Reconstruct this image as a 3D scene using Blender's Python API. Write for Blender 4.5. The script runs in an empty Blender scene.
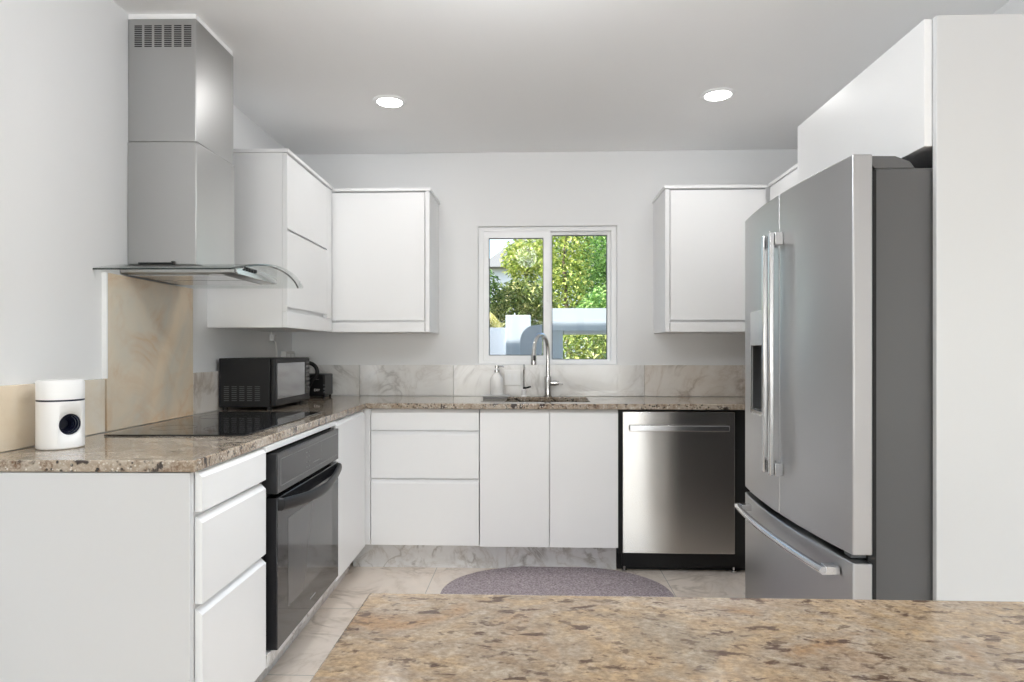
import bpy, bmesh, math, random
from mathutils import Vector, Matrix
random.seed(7)
S = bpy.context.scene
COL = S.collection
PI = math.pi

# ------------------------------------------------------------------ camera
cam_d = bpy.data.cameras.new('camera'); cam = bpy.data.objects.new('camera', cam_d); COL.objects.link(cam)
cam.location = (0, 0, 1.19)
cam.rotation_euler = (PI/2, 0, math.radians(2.0))
cam_d.sensor_width = 36.0
cam_d.lens = 640.0/1024.0*36.0
cam_d.shift_y = 10.0/1024.0
cam_d.clip_start = 0.02
S.camera = cam

# ------------------------------------------------------------------ world, sun, fill lamps
W = bpy.data.worlds.new('sky'); S.world = W; W.use_nodes = True
wn = W.node_tree; wn.nodes.clear()
wo = wn.nodes.new('ShaderNodeOutputWorld'); wb = wn.nodes.new('ShaderNodeBackground'); ws = wn.nodes.new('ShaderNodeTexSky')
ws.sky_type = 'NISHITA'; ws.sun_disc = False; ws.sun_elevation = math.radians(45); ws.sun_rotation = math.radians(200)
ws.air_density = 1.2; ws.dust_density = 1.5
wb.inputs['Strength'].default_value = 0.28
wn.links.new(ws.outputs[0], wb.inputs[0]); wn.links.new(wb.outputs[0], wo.inputs[0])

def lamp(name, kind, loc, rot, energy, color=(1, 1, 1), **kw):
    d = bpy.data.lights.new(name, kind); d.energy = energy; d.color = color
    for k, v in kw.items(): setattr(d, k, v)
    o = bpy.data.objects.new(name, d); COL.objects.link(o); o.location = loc; o.rotation_euler = rot
    return o

# sun behind the house, lighting the trees of the garden from the house side
lamp('sun', 'SUN', (0, 0, 8), (math.radians(46), 0, math.radians(-62)), 8.0, (1, .97, .93), angle=math.radians(.6))
# added fill lamps, unseen, standing in for daylight from door openings behind the camera
# and from side windows; rear ones split so the steel reflects streaks
for k in range(6):
    lamp('rear_fill_strip', 'AREA', (-1.60+.77*k, -6.95, 1.20), (math.radians(-132), 0, PI), 21, (.86, .935, 1), shape='RECTANGLE', size=.62, size_y=2.1)
lamp('rear_streak_fill', 'AREA', (3.72, -6.95, 1.20), (math.radians(-132), 0, PI), 16, (1, .95, .88), shape='RECTANGLE', size=.32, size_y=2.1)  # added narrow lamp, only to streak the dishwasher reflection
lamp('left_fill', 'AREA', (-3.40, -2.4, 1.35), (0, math.radians(-140), 0), 22, (.86, .935, 1), shape='RECTANGLE', size=1.6, size_y=3.0)
lamp('right_fill', 'AREA', (4.10, -.9, 1.35), (0, math.radians(150), 0), 12, (.86, .935, 1), shape='RECTANGLE', size=1.6, size_y=3.6)

S.view_settings.view_transform = 'Standard'; S.view_settings.look = 'None'
S.view_settings.gamma = 1.0; S.view_settings.use_curve_mapping = False
S.view_settings.exposure = 0.52
S.cycles.max_bounces = 10; S.cycles.diffuse_bounces = 8; S.cycles.glossy_bounces = 5
S.cycles.transparent_max_bounces = 12; S.cycles.sample_clamp_indirect = 6.0
S.cycles.caustics_reflective = False; S.cycles.caustics_refractive = False

# ------------------------------------------------------------------ materials
class NT:
    def __init__(s, name):
        s.m = bpy.data.materials.new(name); s.m.use_nodes = True
        s.t = s.m.node_tree; s.b = s.t.nodes['Principled BSDF']; s.o = s.t.nodes['Material Output']
    def n(s, kind, **kw):
        x = s.t.nodes.new('ShaderNode'+kind)
        for k, v in kw.items(): setattr(x, k, v)
        return x
    def l(s, a, b): s.t.links.new(a, b)
    def coord(s, scale=(1, 1, 1), rot=(0, 0, 0), loc=(0, 0, 0)):
        c = s.n('NewGeometry'); mp = s.n('Mapping')
        mp.inputs['Scale'].default_value = scale; mp.inputs['Rotation'].default_value = rot; mp.inputs['Location'].default_value = loc
        s.l(c.outputs['Position'], mp.inputs['Vector']); return mp.outputs['Vector']
    def noise(s, vec, scale, detail=4, rough=.5, dist=0.0):
        x = s.n('TexNoise'); x.inputs['Scale'].default_value = scale; x.inputs['Detail'].default_value = detail
        x.inputs['Roughness'].default_value = rough; x.inputs['Distortion'].default_value = dist
        s.l(vec, x.inputs['Vector']); return x.outputs['Fac']
    def voro(s, vec, scale, out='Distance', feature='F1', rand=1.0):
        x = s.n('TexVoronoi', feature=feature); x.inputs['Scale'].default_value = scale; x.inputs['Randomness'].default_value = rand
        s.l(vec, x.inputs['Vector']); return x.outputs[out]
    def ramp(s, fac, stops, interp='LINEAR'):
        r = s.n('ValToRGB'); r.color_ramp.interpolation = interp; e = r.color_ramp.elements
        while len(e) < len(stops): e.new(.5)
        for q, (p, c) in zip(e, stops):
            q.position = p; q.color = (c, c, c, 1) if isinstance(c, (int, float)) else (*c, 1)
        s.l(fac, r.inputs[0]); return r.outputs[0]
    def mix(s, fac, a, b, mode='MIX'):
        x = s.n('Mix', data_type='RGBA', blend_type=mode)
        for i, v in ((0, fac), (6, a), (7, b)):
            if isinstance(v, (int, float)): x.inputs[i].default_value = v
            elif isinstance(v, tuple): x.inputs[i].default_value = (*v, 1)
            else: s.l(v, x.inputs[i])
        return x.outputs[2]
    def math(s, op, a, b=0.0, c=None):
        x = s.n('Math', operation=op)
        for i, v in ((0, a), (1, b), (2, c)):
            if v is None: continue
            if isinstance(v, (int, float)): x.inputs[i].default_value = v
            else: s.l(v, x.inputs[i])
        return x.outputs[0]
    def bump(s, h, strength, dist=.002):
        x = s.n('Bump'); x.inputs['Strength'].default_value = strength; x.inputs['Distance'].default_value = dist
        s.l(h, x.inputs['Height']); s.l(x.outputs[0], s.b.inputs['Normal'])
    def set(s, **kw):
        for k, v in kw.items():
            i = s.b.inputs[k.replace('_', ' ')]
            if isinstance(v, (int, float)): i.default_value = v
            elif isinstance(v, tuple): i.default_value = (*v, 1) if len(v) == 3 else v
            else: s.l(v, i)
        return s

def plain(name, col, rough=.5, metal=0.0, var=.03, scale=6.0, **kw):
    x = NT(name); v = x.noise(x.coord(), scale, 3)
    c = x.mix(v, tuple(max(0, k*(1-var)) for k in col), tuple(min(1, k*(1+var)) for k in col))
    x.set(Base_Color=c, Roughness=rough, Metallic=metal, **kw); return x.m

def wall_paint(name, col):
    x = NT(name); p = x.coord()
    x.set(Base_Color=x.mix(x.noise(p, 3, 3), tuple(k*.985 for k in col), col), Roughness=.6)
    x.bump(x.noise(p, 90, 3), .12, .001); return x.m

def granite(name, base, light, brown, dark, rough=.06, stretch=(1, 1.6, 1), sc=1.0, dots=1):
    x = NT(name); p = x.coord(stretch, (0, 0, .35))
    big = x.noise(p, 5*sc, 5, .6, .6)
    c = x.mix(x.ramp(big, [(.38, 0.0), (.62, 1.0)]), base, light)
    med = x.noise(p, 34*sc, 5, .65, .4)
    c = x.mix(x.ramp(med, [(.50, 0.0), (.66, 1.0)]), c, brown)
    fine = x.noise(p, 120*sc, 4, .7)
    c = x.mix(x.ramp(fine, [(.46, 0.0), (.60, .6)]), c, tuple(min(1, k*1.28) for k in light))
    spot = x.noise(x.coord((stretch[0], stretch[1]*1.5, 1), (0, 0, .25), (3, 1, 0)), 24*sc, 4, .6, .6)
    c = x.mix(x.ramp(spot, [(.575, 0.0), (.635, .95)]), c, dark)
    v = x.voro(p, 85*sc)
    n2 = x.noise(p, 17*sc, 3)
    sp = x.math('MULTIPLY', x.ramp(v, [(.20, 1.0), (.34, 0.0)]), x.ramp(n2, [(.44, 0.0), (.54, 1.0)]))
    if dots:
        c = x.mix(sp, c, tuple(k*.4 for k in dark))
        v2 = x.voro(p, 130*sc); n3 = x.noise(p, 40*sc, 2)
        c = x.mix(x.math('MULTIPLY', x.ramp(v2, [(.20, 1.0), (.36, 0.0)]), x.ramp(n3, [(.48, 0.0), (.56, .9)])), c, (.72, .68, .60))
    x.set(Base_Color=c, Roughness=rough); return x.m

def mottled(name, rough):
    x = NT(name); p = x.coord((1, 1.35, 1), (0, 0, .3))
    big = x.noise(p, 5.5, 4, .6, .8)
    c = x.ramp(big, [(.36, (.42, .345, .255)), (.47, (.60, .43, .26)), (.56, (.50, .41, .315)), (.66, (.49, .305, .165))])
    med = x.noise(p, 40, 6, .7, .4)
    c = x.mix(x.ramp(med, [(.44, 0.0), (.64, .5)]), c, (.25, .165, .10))
    lt = x.noise(x.coord((1, 1.35, 1), (0, 0, .3), (5, 2, 0)), 38, 5, .7, .3)
    c = x.mix(x.ramp(lt, [(.48, 0.0), (.68, .5)]), c, (.68, .585, .465))
    spot = x.noise(x.coord((1, 1.9, 1), (0, 0, .2), (3, 1, 0)), 30, 5, .6, .3)
    c = x.mix(x.ramp(spot, [(.575, 0.0), (.64, .9)]), c, (.075, .036, .028))
    sp2 = x.noise(x.coord((1, 1.5, 1), (0, 0, .2), (8, 4, 0)), 60, 3, .6, .2)
    c = x.mix(x.ramp(sp2, [(.58, 0.0), (.66, .7)]), c, (.10, .06, .045))
    fine = x.noise(p, 170, 3, .7)
    c = x.mix(x.ramp(fine, [(.38, .5), (.62, 0.0)]), c, (.17, .115, .07))
    x.set(Base_Color=c, Roughness=rough); return x.m

def marble(name, base, tint, vein, vein2, rough=.12, sc=1.0, seed=0.0, amt=1.0, tile=None, grout=(.45, .42, .38)):
    x = NT(name); p = x.coord((1, 1, 1), (.5, .6, .3), (seed, seed*.7, seed*1.3))
    cl = x.noise(p, 2.6*sc, 5, .6, .8)
    c = x.mix(x.ramp(cl, [(.4, 0.0), (.68, 1.0)]), base, tint)
    a = x.noise(p, 3.0*sc, 7, .55, 1.1)
    r = x.math('ABSOLUTE', x.math('SUBTRACT', a, .5))
    m = x.ramp(x.noise(p, 4*sc, 2), [(.45, 0.0), (.6, 1.0)])
    c = x.mix(x.math('MULTIPLY', x.ramp(r, [(0, .85*amt), (.012, .55*amt), (.05, 0.0)]), m), c, vein)
    b = x.noise(p, 1.7*sc, 6, .6, 2.0)
    r2 = x.math('ABSOLUTE', x.math('SUBTRACT', b, .54))
    c = x.mix(x.ramp(r2, [(0, .6*amt), (.014, .28*amt), (.07, 0.0)]), c, vein2)
    if tile:
        q = x.n('TexBrick'); q.offset = 0.0; q.squash = 1.0
        for k, v in (('Scale', 1.0), ('Mortar Size', .0022), ('Brick Width', tile), ('Row Height', tile), ('Mortar Smooth', .2)): q.inputs[k].default_value = v
        q.inputs['Color1'].default_value = (1, 1, 1, 1); q.inputs['Color2'].default_value = (.86, .86, .86, 1); q.inputs['Mortar'].default_value = (0, 0, 0, 1)
        x.l(x.coord((1, 1, 1), (0, 0, 0), (-.075, .12, 0)), q.inputs['Vector'])
        c = x.mix(.35, c, x.mix(1.0, c, q.outputs['Color'], 'MULTIPLY'))
        c = x.mix(q.outputs['Fac'], c, grout)
    x.set(Base_Color=c, Roughness=rough); return x.m

def steel(name, col, rough=.26, aniso=.75, axis='Z', rot=.25):
    x = NT(name); sm = x.noise(x.coord((1, 1, 1)), 5, 4, .6)
    x.set(Base_Color=x.mix(sm, tuple(k*.97 for k in col), col), Metallic=1.0, Anisotropic=aniso)
    x.set(Roughness=rough)
    if aniso:
        t = x.n('Tangent', direction_type='RADIAL', axis=axis); x.l(t.outputs[0], x.b.inputs['Tangent']); x.b.inputs['Anisotropic Rotation'].default_value = rot
    return x.m

def pane_glass(name, tint=(1, 1, 1), ior=1.45, extra=0.0):
    x = NT(name); tr = x.n('BsdfTransparent'); gl = x.n('BsdfGlossy'); lw = x.n('LayerWeight'); fr = x.math('MULTIPLY', x.math('POWER', lw.outputs['Facing'], 4.0), ior-1.0); mx = x.n('MixShader')
    tr.inputs[0].default_value = (*tint, 1); gl.inputs['Roughness'].default_value = .01;
    lw.inputs[0].default_value = .5; x.l(x.math('ADD', fr, .03+extra), mx.inputs[0]); x.l(tr.outputs[0], mx.inputs[1]); x.l(gl.outputs[0], mx.inputs[2]); x.l(mx.outputs[0], x.o.inputs[0])
    return x.m

def leafy(name, stops, rough=.45):
    x = NT(name); g = x.n('NewGeometry')
    c = x.ramp(g.outputs['Random Per Island'], stops)
    x.set(Base_Color=c, Roughness=rough)
    tl = x.n('BsdfTranslucent'); x.l(c, tl.inputs[0]); mx = x.n('MixShader'); mx.inputs[0].default_value = .3
    x.l(x.b.outputs[0], mx.inputs[1]); x.l(tl.outputs[0], mx.inputs[2]); x.l(mx.outputs[0], x.o.inputs[0]); return x.m

def emit(name, col, s):
    x = NT(name); x.set(Base_Color=(.9, .9, .9), Emission_Color=col, Emission_Strength=s); return x.m

M = {}
M['wall'] = wall_paint('wall_paint', (.82, .825, .83))
M['ceil'] = wall_paint('ceiling_paint', (.90, .90, .90))
M['cab'] = plain('white_cabinet', (.86, .865, .87), .32, var=.008)
M['tall'] = plain('dimmed_panel_white', (.645, .655, .665), .38, var=.008)  # cabinet white darkened; dimmer light on both end panels put into the colour
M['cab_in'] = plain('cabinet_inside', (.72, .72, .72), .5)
M['gran'] = granite('speckled_granite', (.27, .20, .135), (.42, .365, .30), (.16, .095, .055), (.04, .030, .027), sc=.8)
M['island'] = mottled('island_granite', .11)
M['marb'] = marble('white_marble', (.80, .79, .77), (.74, .73, .71), (.33, .31, .29), (.50, .46, .42), seed=1.7, sc=1.0, amt=.7)
M['marb_warm'] = marble('warm_marble', (.82, .78, .73), (.76, .70, .63), (.34, .26, .19), (.56, .47, .38), seed=6.1, sc=1.2, amt=.75)
M['onyx'] = marble('honey_onyx', (.80, .66, .49), (.60, .57, .49), (.62, .40, .22), (.68, .42, .22), rough=.16, sc=.75, seed=3.3, amt=.7)
M['onyx2'] = marble('pale_onyx', (.78, .67, .52), (.78, .73, .64), (.56, .46, .34), (.66, .53, .38), rough=.14, sc=1.3, seed=9.4, amt=.4)
M['floor'] = marble('floor_marble', (.88, .775, .68), (.81, .73, .655), (.44, .36, .29), (.62, .52, .42), rough=.12, sc=1.2, seed=4.4, tile=.61, amt=.8)
M['kick'] = marble('plinth_marble', (.74, .74, .74), (.66, .66, .66), (.32, .30, .28), (.46, .42, .38), seed=2.2, sc=2.0)
M['ring'] = plain('faint_ring', (.04, .04, .041), .2)
M['steel'] = steel('brushed_steel', (.46, .46, .465), .36, .75)
M['steel_dw'] = steel('brushed_steel_warm', (.55, .53, .51), .27, .95)
M['steel_hood'] = steel('hood_steel', (.50, .50, .495), .36, .6)
M['steel_s'] = steel('satin_steel', (.62, .62, .625), .2, aniso=0)
M['chrome'] = steel('faucet_steel', (.58, .57, .56), .16, aniso=0)
M['sinksteel'] = steel('sink_steel', (.42, .40, .38), .3, aniso=0)
M['grey'] = plain('grey_painted_steel', (.098, .098, .10), .42)
M['hinge'] = plain('grey_plastic', (.11, .11, .112), .5)
M['black'] = plain('black_plastic', (.010, .010, .011), .38, Specular_IOR_Level=.3)
M['blackmat'] = plain('black_void', (.006, .006, .006), .7)
M['blackgl'] = plain('black_glass', (.012, .012, .013), .04, var=.1)
M['ovenpan'] = plain('oven_panel_glass', (.032, .032, .034), .13, Specular_IOR_Level=.4)
M['ovengl'] = plain('oven_glass', (.022, .022, .024), .05)
M['ovenwin'] = plain('oven_window', (.085, .085, .087), .07)
M['mwwin'] = steel('mirror_window', (.50, .51, .54), .12, aniso=0)
M['mark'] = plain('pale_marking', (.62, .62, .62), .5)
M['dimmark'] = plain('grey_marking', (.22, .22, .22), .5)
M['pvc'] = plain('white_window_frame', (.90, .905, .91), .3)
M['gasket'] = plain('grey_gasket', (.10, .105, .11), .5)
M['glass'] = pane_glass('window_glass', (.97, .985, .985), 1.4, -.026)
M['hoodglass'] = pane_glass('hood_glass', (.955, .97, .965), 1.45)
M['glassedge'] = plain('dark_glass_edge', (.03, .04, .038), .1)
M['porc'] = plain('white_ceramic', (.90, .895, .885), .22)
M['capw'] = plain('white_plastic', (.88, .88, .88), .35)
M['navy'] = plain('navy_plastic', (.010, .013, .035), .35)
M['tray'] = plain('tray_grey', (.55, .55, .55), .35)
M['traybase'] = plain('tray_base', (.28, .28, .28), .4)
M['lens'] = emit('lamp_lens', (1, .98, .95), 14)
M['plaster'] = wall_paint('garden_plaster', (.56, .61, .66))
M['plaster_shade'] = wall_paint('shaded_plaster', (.38, .42, .48))  # shaded copy of the white garden plaster, shade put into the colour
M['bark'] = plain('bark', (.14, .10, .07), .8, var=.4, scale=20)
M['soil'] = plain('garden_soil', (.16, .15, .09), .9, var=.5)
M['roof'] = plain('neighbour_roof', (.30, .30, .31), .7)
M['leafA'] = leafy('leaf_yellow_green', [(0, (.10, .17, .03)), (.5, (.38, .48, .09)), (1, (.82, .80, .28))])
M['leafB'] = leafy('leaf_green', [(0, (.06, .16, .035)), (.5, (.24, .44, .10)), (1, (.60, .76, .30))])
M['leafC'] = leafy('leaf_dark', [(0, (.03, .08, .02)), (.6, (.12, .24, .05)), (1, (.34, .46, .12))])
M['leafD'] = leafy('leaf_straw', [(0, (.40, .38, .10)), (.5, (.70, .62, .24)), (1, (.90, .82, .50))])
M['leafE'] = leafy('leaf_olive', [(0, (.06, .10, .03)), (.5, (.24, .32, .08)), (1, (.62, .62, .24))])
x = NT('braided_rug'); p = x.coord()
c = x.mix(x.ramp(x.noise(p, 110, 3, .75), [(.36, 0.0), (.64, 1.0)]), (.20, .158, .172), (.56, .49, .51))
c = x.mix(x.ramp(x.noise(p, 60, 3), [(.4, 0.0), (.7, .4)]), c, (.20, .165, .18))
x.set(Base_Color=c, Roughness=.95); x.bump(x.noise(p, 220, 2), .6, .004); M['rug'] = x.m

# ------------------------------------------------------------------ geometry helpers
# the left wall and everything along it stands 1.1 degrees out of square with the back wall
RA = math.radians(1.1); RP = (-.862, 1.612); LEFT = [False]
def turn(p):
    dx, dy = p[0]-RP[0], p[1]-RP[1]
    return (RP[0]+dx*math.cos(RA)-dy*math.sin(RA), RP[1]+dx*math.sin(RA)+dy*math.cos(RA), p[2])
class MB:
    """collects shapes in world coordinates; build() links them as ONE mesh object"""
    def __init__(s): s.v = []; s.f = []
    def add(s, vs, fs):
        o = len(s.v); s.v += [tuple(p) for p in vs]; s.f += [[i+o for i in f] for f in fs]; return s
    def box(s, x0, x1, y0, y1, z0, z1):
        return s.add([(x0, y0, z0), (x1, y0, z0), (x1, y1, z0), (x0, y1, z0), (x0, y0, z1), (x1, y0, z1), (x1, y1, z1), (x0, y1, z1)],
                     [(0, 3, 2, 1), (4, 5, 6, 7), (0, 1, 5, 4), (1, 2, 6, 5), (2, 3, 7, 6), (3, 0, 4, 7)])
    def prism(s, prof, axis, a, b):
        """prof: 2-D points in the two other axes in order; axis 0,1,2"""
        n = len(prof)
        def P(u, v, w): return {0: (w, u, v), 1: (u, w, v), 2: (u, v, w)}[axis]
        vs = [P(u, v, a) for u, v in prof]+[P(u, v, b) for u, v in prof]
        return s.add(vs, [list(range(n))[::-1], list(range(n, 2*n))]+[(i, (i+1) % n, n+(i+1) % n, n+i) for i in range(n)])
    def lathe(s, prof, c, n=32, axis=(0, 0, 1)):
        """prof: (radius, height) pairs; closed with caps when the radius is 0"""
        q = Vector((0, 0, 1)).rotation_difference(Vector(axis)); c = Vector(c); vs = []; fs = []
        for r, h in prof:
            for k in range(n):
                a = 2*PI*k/n; vs.append(c+q @ Vector((r*math.cos(a), r*math.sin(a), h)))
        for i in range(len(prof)-1):
            for k in range(n):
                fs.append((i*n+k, i*n+(k+1) % n, (i+1)*n+(k+1) % n, (i+1)*n+k))
        return s.add(vs, fs)
    def cyl(s, c, r, h, n=32, axis=(0, 0, 1), ch=.0):
        pr = [(0.0001, 0), (r-ch, 0), (r, ch), (r, h-ch), (r-ch, h), (0.0001, h)] if ch else [(0.0001, 0), (r, 0), (r, h), (0.0001, h)]
        return s.lathe(pr, c, n, axis)
    def tube(s, pts, r, n=12, squash=1.0):
        pts = [Vector(p) for p in pts]; vs = []; fs = []; up = None
        for i, p in enumerate(pts):
            t = (pts[min(i+1, len(pts)-1)]-pts[max(i-1, 0)]).normalized()
            if up is None:
                up = Vector((0, 0, 1)) if abs(t.z) < .9 else Vector((1, 0, 0))
            side = t.cross(up).normalized(); up = side.cross(t).normalized()
            rr = r[i] if isinstance(r, (list, tuple)) else r
            for k in range(n):
                a = 2*PI*k/n; vs.append(p+side*(rr*math.cos(a))+up*(rr*squash*math.sin(a)))
        for i in range(len(pts)-1):
            for k in range(n): fs.append((i*n+k, i*n+(k+1) % n, (i+1)*n+(k+1) % n, (i+1)*n+k))
        fs.append(list(range(n))[::-1]); fs.append([(len(pts)-1)*n+k for k in range(n)])
        return s.add(vs, fs)
    def cells(s, us, vs_, mask, pt):
        """slab made of the cells of a grid for which mask(i,j); pt(u,v,side) side 0 front 1 back"""
        nu, nv = len(us), len(vs_); idx = {}; V = []; F = []
        def g(i, j, w):
            if (i, j, w) not in idx: idx[(i, j, w)] = len(V); V.append(pt(us[i], vs_[j], w))
            return idx[(i, j, w)]
        on = lambda i, j: 0 <= i < nu-1 and 0 <= j < nv-1 and mask(i, j)
        for i in range(nu-1):
            for j in range(nv-1):
                if not on(i, j): continue
                F.append((g(i, j, 0), g(i+1, j, 0), g(i+1, j+1, 0), g(i, j+1, 0)))
                F.append((g(i, j, 1), g(i, j+1, 1), g(i+1, j+1, 1), g(i+1, j, 1)))
                for di, dj, a, b in ((-1, 0, (i, j+1), (i, j)), (1, 0, (i+1, j), (i+1, j+1)), (0, -1, (i, j), (i+1, j)), (0, 1, (i+1, j+1), (i, j+1))):
                    if not on(i+di, j+dj): F.append((g(*a, 0), g(*a, 1), g(*b, 1), g(*b, 0)))
        return s.add(V, F)
    def build(s, name, mat, parent=None, loc=None, bevel=0.0, seg=2, smooth=None, sub=0, recalc=True):
        if LEFT[0]:
            s.v = [turn(p) for p in s.v]; loc = turn(loc) if loc else None
        me = bpy.data.meshes.new(name); base = Vector(loc) if loc else (Vector(parent['_w']) if parent is not None and '_w' in parent else Vector((0, 0, 0)))
        me.from_pydata([tuple(Vector(p)-base) for p in s.v], [], s.f)
        if recalc:
            b = bmesh.new(); b.from_mesh(me); bmesh.ops.recalc_face_normals(b, faces=b.faces); b.to_mesh(me); b.free()
        me.materials.append(mat); o = bpy.data.objects.new(name, me); COL.objects.link(o)
        if parent is not None:
            o.parent = parent; o.location = (0, 0, 0); o['_w'] = tuple(base)
        else:
            o.location = base; o['_w'] = tuple(base)
        if bevel:
            m = o.modifiers.new('edge', 'BEVEL'); m.width = bevel; m.segments = seg; m.limit_method = 'ANGLE'; m.angle_limit = math.radians(38); m.harden_normals = False
        if sub:
            m = o.modifiers.new('sub', 'SUBSURF'); m.levels = sub; m.render_levels = sub
        if smooth is None: smooth = 35
        if smooth:
            me.polygons.foreach_set('use_smooth', [True]*len(me.polygons))
            try: me.set_sharp_from_angle(angle=math.radians(smooth))
            except Exception: pass
        return o

def B(*a): return MB().box(*a)
def thing(name, label, cat, loc, group=None):
    if LEFT[0]: loc = turn(loc)
    o = bpy.data.objects.new(name, None); COL.objects.link(o); o.location = loc; o.empty_display_size = .05
    o['_w'] = tuple(loc); return tag(o, label, cat, group)
def tag(o, label, cat, group=None, kind=None):
    o['label'] = label; o['category'] = cat
    if group: o['group'] = group
    if kind: o['kind'] = kind
    return o
def struct(o): o['kind'] = 'structure'; return o
def lab(o, s): o['label'] = s; return o
def arc(c, r, a0, a1, n, plane='xz'):
    out = []
    for i in range(n+1):
        a = math.radians(a0+(a1-a0)*i/n); u, v = r*math.cos(a), r*math.sin(a)
        out.append((c[0]+u, c[1], c[2]+v) if plane == 'xz' else (c[0], c[1]+u, c[2]+v) if plane == 'yz' else (c[0]+u, c[1]+v, c[2]))
    return out
def cut(o, mb):
    """real opening: subtract the shape mb from o and keep the result as plain mesh"""
    k = mb.build('cutter', M['black'], loc=tuple(o['_w'])); m = o.modifiers.new('b', 'BOOLEAN'); m.object = k; m.operation = 'DIFFERENCE'; m.solver = 'EXACT'
    dg = bpy.context.evaluated_depsgraph_get(); dg.update(); k.parent = None
    me = bpy.data.meshes.new_from_object(o.evaluated_get(dg)); o.modifiers.remove(m); old = o.data; o.data = me
    bpy.data.objects.remove(k); return o

# ------------------------------------------------------------------ room shell
XR, YB, YN, ZC = 1.68, 3.98, -7.0, 2.428
WX0, WX1, WZ0, WZ1 = -.351, .511, 1.109, 1.967
struct(B(-3.7, 4.4, YN-.2, YB+.15, -.1, 0).build('floor', M['floor']))
struct(B(-3.7, 4.4, YN-.2, YB+.15, ZC, ZC+.14).build('ceiling', M['ceil']))
struct(MB().cells([-1.75, -1.4, WX0, WX1, XR+.15], [0, WZ0, WZ1, ZC], lambda i, j: not (i == 2 and j == 1), lambda u, v, w: (u, YB+.15*w, v)).build('wall_back', M['wall'], bevel=.004))
LEFT[0] = True
struct(B(-1.63, -1.478, .30, 4.05, 0, ZC).build('wall_left', M['wall']))
LEFT[0] = False
struct(B(XR, XR+.15, 1.79, YB, 0, ZC).build('wall_right', M['wall']))
# the living room behind the camera
rx = [-3.5]+[v for k in range(6) for v in (-1.91+.77*k, -1.29+.77*k)]+[3.56, 3.88, 4.2]
struct(MB().cells(rx, [0, .15, 2.25, ZC], lambda i, j: not (i % 2 == 1 and j == 1), lambda u, v, w: (u, YN-.15*w, v)).build('wall_rear', M['wall']))
struct(MB().cells([YN, -3.95, -.85, .30], [0, .5, 2.15, ZC], lambda i, j: not (i == 1 and j == 1), lambda u, v, w: (-3.5-.15*w, u, v)).build('wall_far_left', M['wall']))
struct(MB().cells([YN, -2.75, .95, 1.91], [0, .5, 2.15, ZC], lambda i, j: not (i == 1 and j == 1), lambda u, v, w: (4.2+.15*w, u, v)).build('wall_far_right', M['wall']))
struct(B(-3.5, -1.61, .30, .42, 0, ZC).build('wall_left_return', M['wall']))
struct(B(XR+.151, 4.2, 1.79, 1.91, 0, ZC).build('wall_right_return', M['wall']))

# window
wf = MB()
fy0, fy1 = YB+.028, YB+.10
px = (-.286, .057, .110, .459); pz = (1.162, 1.900, 1.137, 1.922)
win = struct(MB().cells([WX0, WX0+.032, WX1-.032, WX1], [WZ0, WZ0+.022, WZ1-.026, WZ1], lambda i, j: not (i == 1 and j == 1), lambda u, v, w: (u, fy0+(fy1-fy0)*w, v)).build('window_1', M['pvc'], bevel=.003))
MB().cells([WX0+.030, px[0], px[1], px[1]+.045], [WZ0+.020, pz[0], pz[1], WZ1-.024], lambda i, j: not (i == 1 and j == 1), lambda u, v, w: (u, fy0+.008+.03*w, v)).build('sash', M['pvc'], win, bevel=.003)
MB().cells([px[1]+.020, px[2], px[3], WX1-.030], [WZ0+.020, pz[2], pz[3], WZ1-.024], lambda i, j: not (i == 1 and j == 1), lambda u, v, w: (u, fy0+.040+.03*w, v)).build('sash', M['pvc'], win, bevel=.003)
for a, b, c, d, y in ((px[0], px[1], pz[0], pz[1], fy0+.018), (px[2], px[3], pz[2], pz[3], fy0+.050)):
    MB().cells([a-.003, a+.0045, b-.0045, b+.003], [c-.003, c+.0045, d-.0045, d+.003], lambda i, j: not (i == 1 and j == 1), lambda u, v, w: (u, y+.012*w, v)).build('pane_gasket', M['gasket'], win)
    B(a-.002, b+.002, y+.004, y+.008, c-.002, d+.002).build('glass_pane', M['glass'], win)
MB().box(.078, .092, fy0-.004, fy0+.01, 1.50, 1.62).build('sash_latch', M['pvc'], win, bevel=.002)

# ------------------------------------------------------------------ base cabinets
def front_left(z0, zt, y0, y1, J=True):      # slab facing +X with a bevelled finger pull along its top
    x0, x1 = -.882, -.862
    pr = [(x0, z0), (x1, z0), (x1, zt), (x0+.003, zt+.0165), (x0, zt+.0165)] if J else [(x0, z0), (x1, z0), (x1, zt), (x0, zt)]
    return MB().prism(pr, 1, y0, y1)
def front_back(z0, zt, x0, x1, J=True):      # the same facing -Y
    y0, y1 = 3.420, 3.440
    pr = [(y0, z0), (y1, z0), (y1, zt+.020), (y1-.003, zt+.020), (y0, zt)] if J else [(y0, z0), (y1, z0), (y1, zt), (y0, zt)]
    return MB().prism(pr, 0, x0, x1)
ZT = .878
# drawer unit at the end of the left run
LEFT[0] = True
t = thing('drawer_cabinet', 'white three drawer base cabinet at the free end of the left run, before the oven', 'cabinet', (-1.19, 1.83, 0))
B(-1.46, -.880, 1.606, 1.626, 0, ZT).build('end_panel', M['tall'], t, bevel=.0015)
MB().box(-1.46, -.885, 2.034, 2.052, .15, ZT).box(-1.46, -.885, 1.627, 2.033, .15, .166).box(-1.46, -1.442, 1.627, 2.033, .167, ZT).box(-.897, -.885, 1.627, 2.033, .167, ZT).build('carcass', M['cab'], t)
for z0, zt in ((.163, .503), (.532, .743), (.772, .861)):
    front_left(z0, zt, 1.634, 2.048).build('drawer', M['cab'], t, bevel=.0008)
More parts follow.
